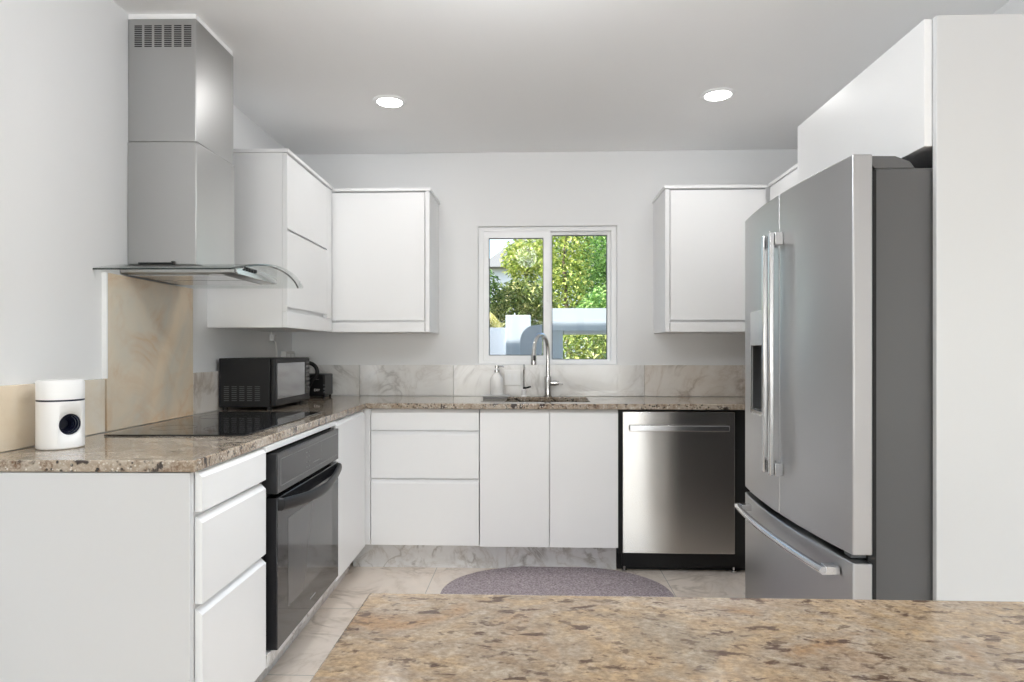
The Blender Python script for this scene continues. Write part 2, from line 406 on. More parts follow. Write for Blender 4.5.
# oven housing
t = thing('oven_cabinet', 'white oven housing with a narrow rail above the black built-in oven', 'cabinet', (-1.19, 2.42, 0))
MB().box(-1.46, -.885, 2.812, 2.828, .15, ZT).box(-1.46, -.885, 2.056, 2.070, .15, ZT).box(-1.46, -.885, 2.071, 2.811, .15, .166).build('carcass', M['blackmat'], t)
B(-.897, -.864, 2.056, 2.832, .858, ZT).build('top_rail', M['cab'], t, bevel=.001)
B(-.897, -.868, 2.072, 2.832, .150, .190).build('bottom_rail', M['kick'], t, bevel=.001)
# corner filler unit
t = thing('corner_cabinet', 'white plain base cabinet filling the inner corner beside the oven', 'cabinet', (-1.19, 3.2, 0))
MB().box(-1.46, -.885, 2.836, 2.852, .15, ZT).box(-1.46, -.885, 2.853, 3.40, .15, .166).box(-1.46, -1.445, 2.853, 3.40, .167, ZT).box(-.898, -.885, 2.853, 3.40, .167, ZT).build('carcass', M['cab'], t)
front_left(.158, .856, 2.838, 3.360).build('door', M['cab'], t, bevel=.0012)
LEFT[0] = False
# back run drawers
t = thing('drawer_cabinet', 'white three drawer base cabinet on the back wall, left of the sink doors', 'cabinet', (-.58, 3.7, 0))
MB().box(-.895, -.877, 3.442, 3.96, .14, ZT).box(-.312, -.297, 3.442, 3.96, .14, ZT).box(-.876, -.313, 3.442, 3.96, .14, .156).box(-.876, -.313, 3.945, 3.96, .157, ZT).box(-.876, -.313, 3.444, 3.458, .157, ZT).build('carcass', M['cab'], t)
B(-.926, -.884, 3.421, 3.440, .146, ZT).build('filler_strip', M['cab'], t, bevel=.001)
for z0, zt in ((.146, .480), (.506, .740), (.764, .856)):
    front_back(z0, zt, -.880, -.297).build('drawer', M['cab'], t, bevel=.0012)
# sink unit
t = thing('sink_cabinet', 'white two door base cabinet under the sink, left of the dishwasher', 'cabinet', (.08, 3.7, 0))
MB().box(-.293, -.276, 3.442, 3.96, .14, ZT).box(.430, .445, 3.442, 3.96, .14, ZT).box(-.275, .429, 3.442, 3.96, .14, .156).box(-.275, .429, 3.945, 3.96, .157, ZT).box(-.275, .429, 3.444, 3.456, .60, ZT).build('carcass', M['cab'], t)
for x0, x1 in ((-.292, .0795), (.0825, .445)):
    front_back(.142, .856, x0, x1).build('door', M['cab'], t, bevel=.0012)
# right corner unit, behind the refrigerator
t = thing('corner_cabinet', 'white base cabinet in the right corner, mostly behind the refrigerator', 'cabinet', (1.39, 3.7, 0))
B(1.152, 1.67, 3.46, 3.96, .0, ZT).build('carcass', M['cab_in'], t)
# marble plinths
struct(B(-1.00, .445, 3.50, 3.52, 0, .137).build('baseboard_back', M['kick']))
LEFT[0] = True
struct(B(-.990, -.968, 1.66, 3.46, 0, .147).build('baseboard_left', M['kick']))
LEFT[0] = False

# ------------------------------------------------------------------ worktop
xs = [-1.462, -.866, -.16, .31, 1.672]; ys = [1.604, 3.400, 3.515, 3.895, 3.966]
def wm(i, j):
    if j == 0: return i == 0
    return not (i == 2 and j == 2)
wt = MB().cells(xs, ys, wm, lambda u, v, w: turn((u, v, .910-.030*w)) if u < -.8 else (u, v, .910-.030*w)).build('countertop', M['gran'], loc=(-.6, 3.6, .88), bevel=.004, seg=3)
tag(wt, 'polished speckled granite worktop running in an L along left and back walls', 'countertop')

# backsplash slabs
sx = [-1.510, -1.092, -.502, .088, .677, 1.275, 1.672]
sl = ['marble backsplash slab in the left corner behind the toaster', 'marble backsplash slab left of the window, above the back drawers',
      'marble backsplash slab behind the soap bottle and small tap', 'marble backsplash slab behind the tall tap and its right side',
      'brown veined marble backsplash slab above the dishwasher', 'beige marble backsplash slab in the right corner beside the refrigerator']
for i in range(6):
    o = B(sx[i]+.0008, sx[i+1]-.0008, 3.966, 3.979, .911, 1.103).build('backsplash_slab', M['marb_warm'] if i > 3 else M['marb'], loc=((sx[i]+sx[i+1])/2, 3.97, .911), bevel=.0012)
    tag(o, sl[i], 'backsplash', 'marble backsplash slabs')
LEFT[0] = True
tag(B(-1.477, -1.463, 1.606, 2.160, .911, 1.094).build('backsplash_slab', M['onyx2'], loc=(-1.47, 1.9, .911), bevel=.0015), 'low honey coloured stone backsplash slab behind the white canister', 'backsplash', 'marble backsplash slabs')
tag(B(-1.477, -1.463, 2.752, 3.945, .911, 1.094).build('backsplash_slab', M['marb_warm'], loc=(-1.47, 3.2, .911), bevel=.0015), 'low veined stone backsplash slab on left wall behind the microwave', 'backsplash', 'marble backsplash slabs')
t = thing('backsplash_panel', 'tall honey coloured stone panel behind the cooktop under the hood', 'backsplash', (-1.47, 2.45, .911))
B(-1.477, -1.462, 2.170, 2.746, .9115, 1.4605).build('stone_panel', M['onyx'], t, bevel=.001)
B(-1.477, -1.460, 2.163, 2.1695, 1.095, 1.4605).build('lit_edge', M['cab'], t)  # white strip paints the light caught by the stone panel's edge

# ------------------------------------------------------------------ cooktop
LEFT[0] = True
t = thing('cooktop', 'black glass electric cooktop set in the granite below the range hood', 'cooktop', (-1.18, 2.5, .911))
B(-1.405, -.936, 2.064, 2.866, .9105, .9155).build('glass_surface', M['blackgl'], t, bevel=.0015)
for cx_, cy_, r in ((-1.28, 2.26, .075), (-1.06, 2.26, .10), (-1.28, 2.66, .10), (-1.06, 2.66, .075)):
    MB().lathe([(r, .9156), (r, .91575), (r+.0015, .91575), (r+.0015, .9156)], (cx_, cy_, 0), 40).build('burner_ring', M['ring'], t)

# ------------------------------------------------------------------ oven
t = thing('oven', 'black built-in electric oven below the cooktop, with bowed handle', 'oven', (-1.14, 2.44, .17))
B(-1.40, -.898, 2.078, 2.806, .200, .850).build('body', M['black'], t)
B(-.897, -.842, 2.092, 2.800, .714, .849).build('control_panel', M['ovenpan'], t, bevel=.003)
cp = t.children[-1]
MB().cells([2.120, 2.123, 2.772, 2.775], [.736, .738, .826, .828], lambda i, j: not (i == 1 and j == 1), lambda u, v, w: (-.8413-.0006*w, u, v)).build('panel_border', M['dimmark'], cp)
for k in range(4):
    for y0 in (2.375, 2.405, 2.55):
        B(-.8418, -.8413, y0, y0+.011, .752+.018*k, .756+.018*k).build('touch_mark', M['dimmark'], cp)
B(-.8418, -.8413, 2.45, 2.53, .757, .760).build('touch_mark', M['dimmark'], cp)
B(-.890, -.844, 2.098, 2.804, .194, .700).build('door', M['ovengl'], t, bevel=.003)
dr = t.children[-1]
B(-.8440, -.8433, 2.195, 2.705, .300, .610).build('window', M['ovenwin'], dr)
B(-.8438, -.8434, 2.425, 2.490, .236, .243).build('emblem', M['dimmark'], dr)
hp = [(-.848, 2.112, .678)]
for i in range(17):
    a = i/16; hp.append((-.834+.032*math.sin(PI*a), 2.116+.668*a, .676-.022*math.sin(PI*a)))
hp.append((-.848, 2.788, .678))
MB().tube(hp, .0115, 14, 1.9).build('handle', M['black'], dr)
LEFT[0] = False

# ------------------------------------------------------------------ dishwasher
t = thing('dishwasher', 'stainless steel dishwasher with bar handle, right of the sink cabinet', 'dishwasher', (.77, 3.7, 0))
MB().box(.450, 1.148, 3.452, 3.94, .10, .872).box(.450, 1.148, 3.50, 3.52, .006, .099).build('tub_housing', M['blackmat'], t)
B(.468, 1.057, 3.412, 3.450, .118, .868).build('door', M['steel_dw'], t, bevel=.003)
dr = t.children[-1]
MB().box(.503, 1.022, 3.384, 3.396, .768, .798).box(.512, .535, 3.397, 3.411, .772, .794).box(.990, 1.013, 3.397, 3.411, .772, .794).build('bar_handle', M['steel_s'], dr, bevel=.003)
B(.470, 1.140, 3.470, 3.486, .030, .112).build('toe_panel', M['black'], t, bevel=.002)
for x0 in (.476, 1.06):
    MB().cyl((x0+.01, 3.478, 0), .014, .012, 16).cyl((x0+.01, 3.478, .012), .006, .018, 12).build('foot', M['steel_s'], t)

# ------------------------------------------------------------------ refrigerator
FY0, FY1, FYM = 1.770, 2.661, 2.2155
def fx(y): return .835+.030*((y-FYM)/.4455)**2
t = thing('refrigerator', 'stainless french door refrigerator with bottom freezer and dark grey side', 'refrigerator', (1.25, 2.217, 0))
B(.944, 1.66, 1.809, 2.640, .03, 1.697).build('body', M['grey'], t, bevel=.004)
B(.920, .943, 1.800, 2.634, .085, 1.690).build('door_seal', M['blackmat'], t)
def yy(a, b, n): return [a+(b-a)*i/n for i in range(n+1)]
def panel(ylist, zlist, mask): return MB().cells(ylist, zlist, mask, lambda u, v, w: (fx(u) if w == 0 else .918, u, v))
near = panel(yy(FY0, FYM-.002, 10), [.634, 1.0, 1.4, 1.725], lambda i, j: True).build('door', M['steel'], t, bevel=.004, seg=3, smooth=30)
yl = [FYM+.002, 2.27, 2.33, 2.39, 2.44, 2.49, 2.538, 2.60, FY1]
far = panel(yl, [.634, .960, 1.213, 1.345, 1.725], lambda i, j: not (j == 1 and 2 <= i <= 5)).build('door', M['steel'], t, bevel=.004, seg=3, smooth=30)
frz = panel(yy(FY0, FY1, 18), [.085, .35, .612], lambda i, j: True).build('freezer_drawer', M['steel'], t, bevel=.004, seg=3, smooth=30)
dsp = B(.9195, .9425, 2.30, 2.60, .94, 1.23).build('dispenser_recess', M['blackmat'], far)
MB().cells([2.322, 2.332, 2.534, 2.546], [.950, .964, 1.212, 1.342], lambda i, j: not (i == 1 and j == 1), lambda u, v, w: (fx(u)-.003+.0025*w, u, v)).build('dispenser_frame', M['steel_s'], far)
B(.856, .917, 2.335, 2.532, .961, .968).build('drip_tray', M['steel_s'], far)
MB().cyl((.885, 2.43, 1.165), .02, .045, 16).build('dispenser_nozzle', M['black'], far)
def vhandle(door, yc, xh):
    MB().box(xh, xh+.017, yc-.009, yc+.009, .770, 1.589).build('handle', M['steel_s'], door, bevel=.005, seg=3)
    h = door.children[-1]
    s = fx(yc)
    for z0 in (.770, 1.547): B(xh+.0175, s-.0005, yc-.011, yc+.011, z0, z0+.042).build('handle_mount', M['steel_s'], h, bevel=.002)
vhandle(near, 2.186, .789); vhandle(far, 2.247, .789)
hp = []
for i in range(17):
    y = 1.822+(2.578-1.822)*i/16; hp.append((fx(y)-.048, y, .574))
MB().tube(hp, .0115, 12).build('handle', M['steel_s'], frz)
hh = frz.children[-1]
for y in (1.842, 2.560): B(fx(y)-.040, fx(y)-.0005, y-.020, y+.020, .562, .586).build('handle_mount', M['steel_s'], hh, bevel=.002)
for y0 in (1.811, 2.558):
    pr = [(.875, 1.7255), (.88, 1.728), (.93, 1.732), (1.00, 1.731), (1.040, 1.716), (1.055, 1.6975), (.9445, 1.6975), (.920, 1.7255)]
    MB().prism(pr, 1, y0, y0+.078).build('hinge_cover', M['hinge'], t, bevel=.003)
for y0 in (1.80,):
    MB().box(.880, .943, y0+.01, y0+.05, .615, .632).build('hinge', M['gasket'], t)
B(.935, 1.0, 1.82, 2.62, .012, .080).build('toe_grille', M['black'], t)
ft = MB()
for X in (1.0, 1.6):
    for y in (1.84, 2.6): B(X-.02, X+.02, y-.02, y+.02, 0, .0295).build('foot', M['black'], t)

# ------------------------------------------------------------------ tall panel and cabinet over the refrigerator
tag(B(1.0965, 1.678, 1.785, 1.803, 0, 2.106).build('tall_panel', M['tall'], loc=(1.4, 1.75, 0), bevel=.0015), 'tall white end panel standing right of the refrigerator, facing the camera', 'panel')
t = thing('wall_cabinet', 'white wall cabinet above the refrigerator, right beside the tall panel', 'cabinet', (1.39, 2.2, 1.765), 'white wall cabinets')
B(1.099, 1.678, 1.8045, 2.655, 1.760, 2.104).build('carcass', M['cab'], t)
B(1.075, 1.0975, 1.8045, 2.656, 1.755, 2.106).build('door', M['cab'], t, bevel=.0015)

# ------------------------------------------------------------------ wall cabinets
ZB, ZTP = 1.298, 2.100
# left wall, after the hood
LEFT[0] = True
t = thing('wall_cabinet', 'white wall cabinet on the left wall beyond the hood, two stacked doors', 'cabinet', (-1.31, 3.2, ZB), 'white wall cabinets')
MB().box(-1.477, -1.131, 2.902, 2.920, ZB, ZTP).box(-1.477, -1.131, 2.921, 3.60, ZB, ZB+.018).box(-1.477, -1.131, 2.921, 3.60, ZTP-.018, ZTP-.001).box(-1.477, -1.131, 3.602, 3.618, ZB, ZTP-.001).box(-1.149, -1.131, 2.921, 3.601, ZB+.019, ZTP-.02).build('carcass', M['cab'], t)
B(-1.477, -1.100, 2.893, 3.595, ZTP+.001, ZTP+.016).build('top_board', M['cab'], t, bevel=.001)
def upl(z0, z1, y0, y1):
    return MB().prism([(-1.130, z0+.018), (-1.127, z0+.018), (-1.108, z0), (-1.108, z1), (-1.130, z1)], 1, y0, y1)
upl(1.752, 2.092, 2.912, 3.500).build('door', M['cab'], t, bevel=.001)
upl(1.392, 1.745, 2.912, 3.500).build('door', M['cab'], t, bevel=.001)
B(-1.130, -1.108, 2.902, 3.590, ZB, 1.370).build('bottom_rail', M['cab'], t, bevel=.001)
B(-1.130, -1.1085, 3.504, 3.590, 1.372, 2.098).build('filler_strip', M['cab'], t, bevel=.001)
B(-1.130, -1.1085, 2.9022, 2.910, 1.372, 2.098).build('edge_strip', M['cab'], t, bevel=.0005)
LEFT[0] = False
# back wall
def back_cab(x0, x1, open_right, label):
    t = thing('wall_cabinet', label, 'cabinet', ((x0+x1)/2, 3.8, ZB), 'white wall cabinets')
    MB().box(x0, x0+.018, 3.642, 3.978, ZB, ZTP).box(x1-.018, x1, 3.642, 3.978, ZB, ZTP).box(x0+.019, x1-.019, 3.642, 3.978, ZB, ZB+.018).box(x0+.019, x1-.019, 3.642, 3.978, ZTP-.02, ZTP-.001).box(x0+.019, x1-.019, 3.644, 3.66, ZB+.019, ZTP-.021).build('carcass', M['cab'], t)
    ex = (x1-.024, x1) if open_right else (x0, x0+.024)
    B(ex[0], ex[1], 3.622, 3.641, ZB, ZTP).build('end_strip', M['cab'], t, bevel=.001)
    d0, d1 = (x0+.004, x1-.028) if open_right else (x0+.028, x1-.004)
    B(x0-(0 if open_right else .008), x1+(.008 if open_right else 0), 3.612, 3.978, ZTP+.001, ZTP+.018).build('top_board', M['cab'], t, bevel=.001)
    MB().prism([(3.641, 1.382), (3.638, 1.382), (3.620, 1.364), (3.620, 2.092), (3.641, 2.092)], 0, d0, d1).build('door', M['cab'], t, bevel=.001)
    B(d0, d1, 3.620, 3.641, ZB, 1.352).build('bottom_rail', M['cab'], t, bevel=.001)
back_cab(-1.160, -.596, True, 'white single door wall cabinet left of the window on the back wall')
back_cab(.735, 1.295, False, 'white single door wall cabinet right of the window on the back wall')
t = thing('wall_cabinet', 'white wall cabinet on the right wall, mostly hidden behind the refrigerator', 'cabinet', (1.49, 3.2, ZB), 'white wall cabinets')
B(1.321, 1.678, 2.662, 3.63, ZB, ZTP).build('carcass', M['cab'], t)
B(1.300, 1.320, 2.662, 3.58, 1.36, 2.092).build('door', M['cab'], t, bevel=.001)
B(1.300, 1.320, 2.662, 3.58, ZB, 1.352).build('bottom_rail', M['cab'], t, bevel=.001)
B(1.298, 1.678, 2.655, 3.60, ZTP+.001, ZTP+.018).build('top_board', M['cab'], t, bevel=.001)

# ------------------------------------------------------------------ range hood
LEFT[0] = True
t = thing('range_hood', 'stainless chimney range hood with arched glass canopy on the left wall', 'range hood', (-1.37, 2.442, 1.46))
HY0, HY1, HX = 2.306, 2.618, -1.222
B(-1.477, HX, HY0, HY1, 1.507, 1.956).build('chimney', M['steel_hood'], t, bevel=.003)
B(-1.477, HX-.003, HY0+.003, HY1-.003, 1.957, 2.408).build('chimney_cover', M['steel_hood'], t, bevel=.003)
cc = t.children[-1]
vg = MB()
for i in range(6):
    for k in range(12):
        x0 = -1.452+i*.0365; z0 = 2.305+k*.0068
        vg.box(x0, x0+.0275, HY0+.0024, HY0+.006, z0, z0+.0038)
vg.build('vent_grille', M['blackmat'], cc)
B(-1.477, HX-.006, HY0+.006, HY1-.006, 2.409, ZC-.001).build('ceiling_collar', M['ceil'], t)
GY0, GY1 = 2.120, 2.772
def gz(y): return 1.470+.046*(1-((y-2.446)/.326)**2)
gl = MB()
gxs = [-1.477, -1.30, -1.15, -1.05, -1.0]
n = 24; prof = []
gys = yy(GY0, GY1, n)
def gfront(y): return -.992-.022*abs((y-2.446)/.326)**3
MB().cells(gys, [0, .25, .5, .75, 1.0], lambda i, j: True, lambda u, v, w: (-1.477+(gfront(u)+1.503)*v, u, gz(u)-.006*w)).build('glass_canopy', M['hoodglass'], t, smooth=40)
gc = t.children[-1]
MB().tube([(gfront(y)+.001, y, gz(y)-.003) for y in gys], .0034, 6).tube([(-1.477, GY0-.0012, gz(GY0)-.003), (gfront(GY0), GY0-.0012, gz(GY0)-.003)], .0032, 6).build('glass_edge', M['glassedge'], gc)
HB = 1.468
by = yy(2.262, 2.655, 14)
pr = [(y, gz(y)-.0075) for y in by]
prof = [(2.262, HB+.004)]+pr+[(2.655, HB+.004), (2.645, HB), (2.272, HB)]
MB().prism(prof, 0, -1.477, -1.065).build('body', M['steel_hood'], t, bevel=.0015)
bd = t.children[-1]
prof2 = [(2.27, HB+.006)]+[(y, gz(y)-.010) for y in yy(2.27, 2.645, 14)]+[(2.645, HB+.006), (2.635, HB+.001), (2.28, HB+.001)]
MB().prism(prof2, 0, -1.0645, -1.056).build('control_panel', M['steel_s'], t, bevel=.001)
cpn = t.children[-1]
for k in range(5):
    MB().cyl((-1.0558, 2.33+.024*k, 1.494), .0075, .004, 14, (1, 0, 0)).build('button', M['black'], cpn)
for y in (2.30, 2.56): MB().cyl((-1.14, y, HB-.003), .03, .0028, 24).build('lamp', M['mark'], bd)
MB().box(-1.46, -1.11, 2.29, 2.445, HB-.004, HB-.0005).box(-1.46, -1.11, 2.455, 2.62, HB-.004, HB-.0005).build('grease_filter', M['steel_s'], bd)
MB().box(-1.43, -1.31, HY0-.012, HY0-.001, gz(2.300)+.001, gz(2.300)+.006).cyl((-1.305, HY0-.006, gz(2.30)+.001), .006, .010, 12).build('glass_bracket', M['black'], t)

# ------------------------------------------------------------------ microwave
t = thing('microwave', 'black compact microwave with mirrored door on the counter beyond the cooktop', 'microwave', (-1.34, 3.2, .911))
B(-1.455, -1.213, 2.966, 3.455, .925, 1.156).build('body', M['black'], t, bevel=.004)
vg = MB(); vr = MB()
for i in range(5):
    x0 = -1.433+i*.0365; vg.box(x0, x0+.030, 2.9650, 2.9656, .950, 1.028)
    for k in range(8): vr.box(x0+.003, x0+.027, 2.9644, 2.96495, .956+k*.0093, .9585+k*.0093)
vr.build('vent_ribs', M['gasket'], t)
vg.build('vent_slots', M['blackmat'], t)
B(-1.212, -1.188, 2.966, 3.455, .927, 1.156).build('door', M['black'], t, bevel=.007, seg=3)
dr = t.children[-1]
B(-1.1878, -1.1865, 2.992, 3.368, .962, 1.132).build('window', M['mwwin'], dr, bevel=.0004)
bt = MB()
for k in range(8): bt.box(-1.1878, -1.1868, 3.388, 3.440, .965+.023*k, .978+.023*k)
bt.build('keypad', M['ring'], dr)
for X in (-1.435, -1.225):
    for y in (2.99, 3.425): MB().cyl((X, y, .9105), .012, .0142, 14).build('foot', M['black'], t)

# kettle behind it, only its handle shows
t = thing('kettle', 'black kettle with a curved handle between the microwave and the toaster', 'kettle', (-1.330, 3.625, .911))
MB().lathe([(.0001, .911), (.070, .911), (.073, .920), (.070, 1.00), (.056, 1.10), (.050, 1.115), (.0001, 1.122)], (-1.330, 3.625, 0), 32).build('body', M['black'], t)
MB().lathe([(.0001, 1.1225), (.008, 1.1225), (.010, 1.135), (.0001, 1.139)], (-1.330, 3.625, 0), 16).build('lid_knob', M['black'], t)
MB().tube([(-1.277, 3.625, 1.106)]+[(-1.258+.056*math.sin(math.radians(a)), 3.625, 1.072+.050*math.cos(math.radians(a))) for a in range(0, 165, 15)]+[(-1.257, 3.625, .975)], .0105, 12, 1.1).build('handle', M['black'], t)
# toaster
t = thing('toaster', 'small black box toaster in the far left counter corner, pale marking on front', 'toaster', (-1.31, 3.85, .911))
B(-1.40, -1.204, 3.772, 3.935, .922, 1.052).build('body', M['black'], t, bevel=.007, seg=3)
MB().box(-1.40, -1.24, 3.80, 3.825, 1.0521, 1.0526).box(-1.40, -1.24, 3.865, 3.89, 1.0521, 1.0526).build('slot', M['blackmat'], t)
def letters(mb, strokes, x0, z0, w, h, y):     # short bars drawing a word
    for k, st in enumerate(strokes):
        for a, b, c, d in st: mb.box(x0+k*w*1.25+a*w, x0+k*w*1.25+c*w, y, y+.0006, z0+b*h, z0+d*h)
    return mb
E_ = [(0, 0, .25, 1), (0, 0, 1, .2), (0, .4, .85, .6), (0, .8, 1, 1)]
K_ = [(0, 0, .25, 1), (.25, .4, .6, .6), (.55, .6, .95, 1), (.55, 0, .95, .4)]
Y_ = [(0, .5, .25, 1), (.75, .5, 1, 1), (.2, .4, .8, .6), (.38, 0, .62, .5)]
letters(MB(), [E_, K_, Y_], -1.268, .951, .0095, .014, 3.7712).build('lettering', M['mark'], t)
MB().box(-1.258, -1.240, 3.7713, 3.7719, 1.020, 1.0225).build('indicator_mark', M['dimmark'], t)
MB().box(-1.213, -1.201, 3.7665, 3.7718, .985, .990).cyl((-1.207, 3.7718, .965), .006, .006, 12, (0, -1, 0)).cyl((-1.207, 3.7718, .945), .006, .006, 12, (0, -1, 0)).build('controls', M['gasket'], t)
for X in (-1.38, -1.215):
    for y in (3.79, 3.915): MB().cyl((X, y, .9105), .007, .0112, 10).build('foot', M['black'], t)

# ------------------------------------------------------------------ canister
CX, CY, CR = -1.370, 1.820, .0590
t = thing('canister', 'white round canister with dark ribbed opening on the counter near the cooktop', 'canister', (CX, CY, .911))
o = MB().lathe([(.0001, .9108), (CR-.003, .9108), (CR, .914), (CR, 1.046), (.0001, 1.046)], (CX, CY, 0), 64).build('body', M['capw'], t, smooth=40)
ang = math.radians(-27); ax = Vector((math.cos(ang), math.sin(ang), 0)); hc = Vector((CX, CY, .980))
cut(o, MB().lathe([(.0001, .008), (.0300, .008), (.0300, .050), (.0345, .0625), (.0001, .0625)], hc, 40, ax))
rb = MB()
for k in range(5):
    r0 = .0298-.0032*k; h0 = .047-.0075*k
    rb.lathe([(r0, h0), (r0-.0022, h0+.0006), (r0-.0030, h0-.0035), (r0-.0002, h0-.0075)], hc, 36, ax)
rb.lathe([(.0001, .0095), (.0297, .0095)], hc, 36, ax)
rb.build('ribbed_liner', M['navy'], t)
MB().lathe([(CR-.002, 1.0462), (CR-.0005, 1.0465), (CR-.0005, 1.0510), (CR-.002, 1.0512)], (CX, CY, 0), 64).build('seal_ring', M['navy'], t)
MB().lathe([(.0001, 1.0515), (CR, 1.0515), (CR, 1.100), (CR-.004, 1.106), (.0001, 1.107)], (CX, CY, 0), 64).build('lid', M['capw'], t, smooth=40)

LEFT[0] = False
# ------------------------------------------------------------------ sink and taps
t = thing('sink', 'undermounted steel sink basin sunk in the back granite worktop', 'sink', (.075, 3.7, .70))
a0, a1, b0, b1 = -.168, .318, 3.507, 3.903
MB().cells([a0, a0+.012, a1-.012, a1], [b0, b0+.012, b1-.012, b1], lambda i, j: not (i == 1 and j == 1), lambda u, v, w: (u, v, .878-.165*w)).box(a0, a1, b0, b1, .700, .712).build('basin', M['sinksteel'], t, bevel=.003)
MB().lathe([(.0001, .7125), (.040, .7125), (.042, .7145), (.0001, .7148)], (.075, 3.72, 0), 24).build('drain', M['steel_s'], t)
t = thing('faucet', 'tall gooseneck pull-down kitchen faucet standing behind the sink', 'faucet', (.083, 3.932, .911))
MB().lathe([(.0001, .9105), (.027, .9105), (.027, .915), (.0205, .918), (.0205, 1.030), (.018, 1.034), (.0001, 1.034)], (.083, 3.932, 0), 28).build('base', M['chrome'], t)
d = Vector((-.086, -.165, 0)); pts = [(.083, 3.932, 1.034), (.083, 3.932, 1.10), (.083, 3.932, 1.16)]
for i in range(1, 15):
    a = PI-PI*i/14*1.0
    pts.append((.083+d.x*(1+math.cos(a))/2, 3.932+d.y*(1+math.cos(a))/2, 1.185+.105*math.sin(a)))
MB().tube(pts, .0115, 16).build('neck', M['chrome'], t)
tip = Vector((.083+d.x, 3.932+d.y, 1.186))
MB().lathe([(.0001, -.078), (.0155, -.078), (.0165, -.070), (.0150, -.02), (.0125, 0), (.0001, 0)], tip, 24, (.02, .06, 1)).build('spray_head', M['chrome'], t)
MB().box(tip.x-.003, tip.x+.011, tip.y-.0235, tip.y-.017, tip.z-.052, tip.z-.022).build('spray_button', M['black'], t.children[-1], bevel=.001)
MB().tube([(.1038, 3.932, .993), (.135, 3.930, .993)], .0165, 16).tube([(.135, 3.930, .993), (.150, 3.928, .993)], .0135, 16).tube([(.150, 3.928, .990), (.176, 3.925, .987)], .004, 8).build('lever', M['chrome'], t)
t = thing('filter_faucet', 'small slim filtered water tap left of the tall gooseneck faucet', 'faucet', (-.064, 3.93, .911))
MB().lathe([(.0001, .9105), (.019, .9105), (.019, .914), (.013, .920), (.013, .952), (.008, .958), (.0001, .958)], (-.064, 3.93, 0), 20).build('base', M['porc'], t)
MB().tube([(-.0645, 3.93, .958), (-.066, 3.93, 1.04), (-.065, 3.928, 1.085), (-.064, 3.915, 1.103), (-.062, 3.895, 1.104), (-.061, 3.88, 1.090), (-.061, 3.878, 1.075)], .0052, 10).build('spout', M['chrome'], t)
MB().tube([(-.068, 3.928, .962), (-.045, 3.922, .965), (-.022, 3.915, .972)], [.007, .0055, .005], 10).build('lever', M['black'], t)
# soap on its tray
t = thing('soap_tray', 'small grey footed tray under the white soap bottle by the sink', 'tray', (-.228, 3.775, .911))
MB().box(-.312, -.146, 3.725, 3.825, .924, .930).build('tray_top', M['tray'], t, bevel=.002)
B(-.300, -.158, 3.735, 3.815, .9105, .9235).build('foot', M['traybase'], t, bevel=.002)
t = thing('soap_dispenser', 'white ceramic soap bottle with steel pump on the small tray', 'soap dispenser', (-.222, 3.775, .931))
MB().lathe([(.0001, .9305), (.036, .9305), (.039, .934), (.0395, 1.010), (.036, 1.030), (.022, 1.050), (.013, 1.058), (.0125, 1.064), (.0001, 1.064)], (-.222, 3.775, 0), 32).build('bottle', M['porc'], t, smooth=50)
MB().lathe([(.0001, 1.0642), (.0145, 1.0642), (.0145, 1.078), (.006, 1.080), (.006, 1.090), (.0115, 1.091), (.0115, 1.1045), (.0001, 1.105)], (-.222, 3.775, 0), 20).tube([(-.214, 3.774, 1.099), (-.188, 3.772, 1.0995), (-.180, 3.771, 1.095)], .0045, 8).build('pump', M['chrome'], t)

# outlets and cord
t = thing('outlet', 'white double outlet plate on the marble splash behind the soap bottle', 'outlet', (-.137, 3.962, .97))
B(-.186, -.086, 3.9585, 3.9655, .978, 1.075).build('cover_plate', M['porc'], t, bevel=.002)
MB().box(-.166, -.144, 3.9575, 3.9584, 1.005, 1.048).box(-.128, -.106, 3.9575, 3.9584, 1.005, 1.048).build('socket', M['capw'], t)
LEFT[0] = True
t = thing('outlet', 'white outlet box on the left wall above the microwave', 'outlet', (-1.475, 3.83, 1.12))
B(-1.4775, -1.445, 3.80, 3.945, 1.115, 1.188).build('cover_plate', M['porc'], t, bevel=.003)
for y0 in (3.815, 3.885): B(-1.4445, -1.4435, y0, y0+.045, 1.13, 1.172).build('socket', M['capw'], t)
t = thing('power_cord', 'thin white cord hanging under the left wall cabinet above the microwave', 'cord', (-1.47, 3.69, 1.2))
MB().tube([(-1.463, 3.62, 1.296), (-1.465, 3.62, 1.27), (-1.466, 3.645, 1.245), (-1.468, 3.68, 1.255), (-1.4685, 3.70, 1.23), (-1.470, 3.72, 1.18), (-1.470, 3.73, 1.10)], .0042, 8).build('cable', M['porc'], t)
MB().box(-1.477, -1.452, 3.625, 3.665, 1.248, 1.282).build('plug', M['porc'], t, bevel=.002)
LEFT[0] = False

# ------------------------------------------------------------------ rug
def sup(a, b, e, n):
    out = []
    for i in range(n):
        q = 2*PI*i/n; c, s_ = math.cos(q), math.sin(q)
        out.append((a*math.copysign(abs(c)**(2/e), c), b*math.copysign(abs(s_)**(2/e), s_)))
    return out
rg = MB(); RC = (.108, 3.095); ring = 96
o1 = sup(.567, .425, 2.3, ring); V = []; F = []
for k, z_ in ((1.0, .001), (1.0, .008), (.982, .012)):
    V += [(RC[0]+u*k, RC[1]+v*k, z_) for u, v in o1]
for q in range(2):
    for i in range(ring): F.append((q*ring+i, q*ring+(i+1) % ring, (q+1)*ring+(i+1) % ring, (q+1)*ring+i))
F.append([i for i in range(ring)][::-1]); F.append([2*ring+i for i in range(ring)])
rg.add(V, F); o = rg.build('rug', M['rug'], loc=(RC[0], RC[1], 0)); tag(o, 'oval mauve grey braided rug on the marble floor before the sink', 'rug')

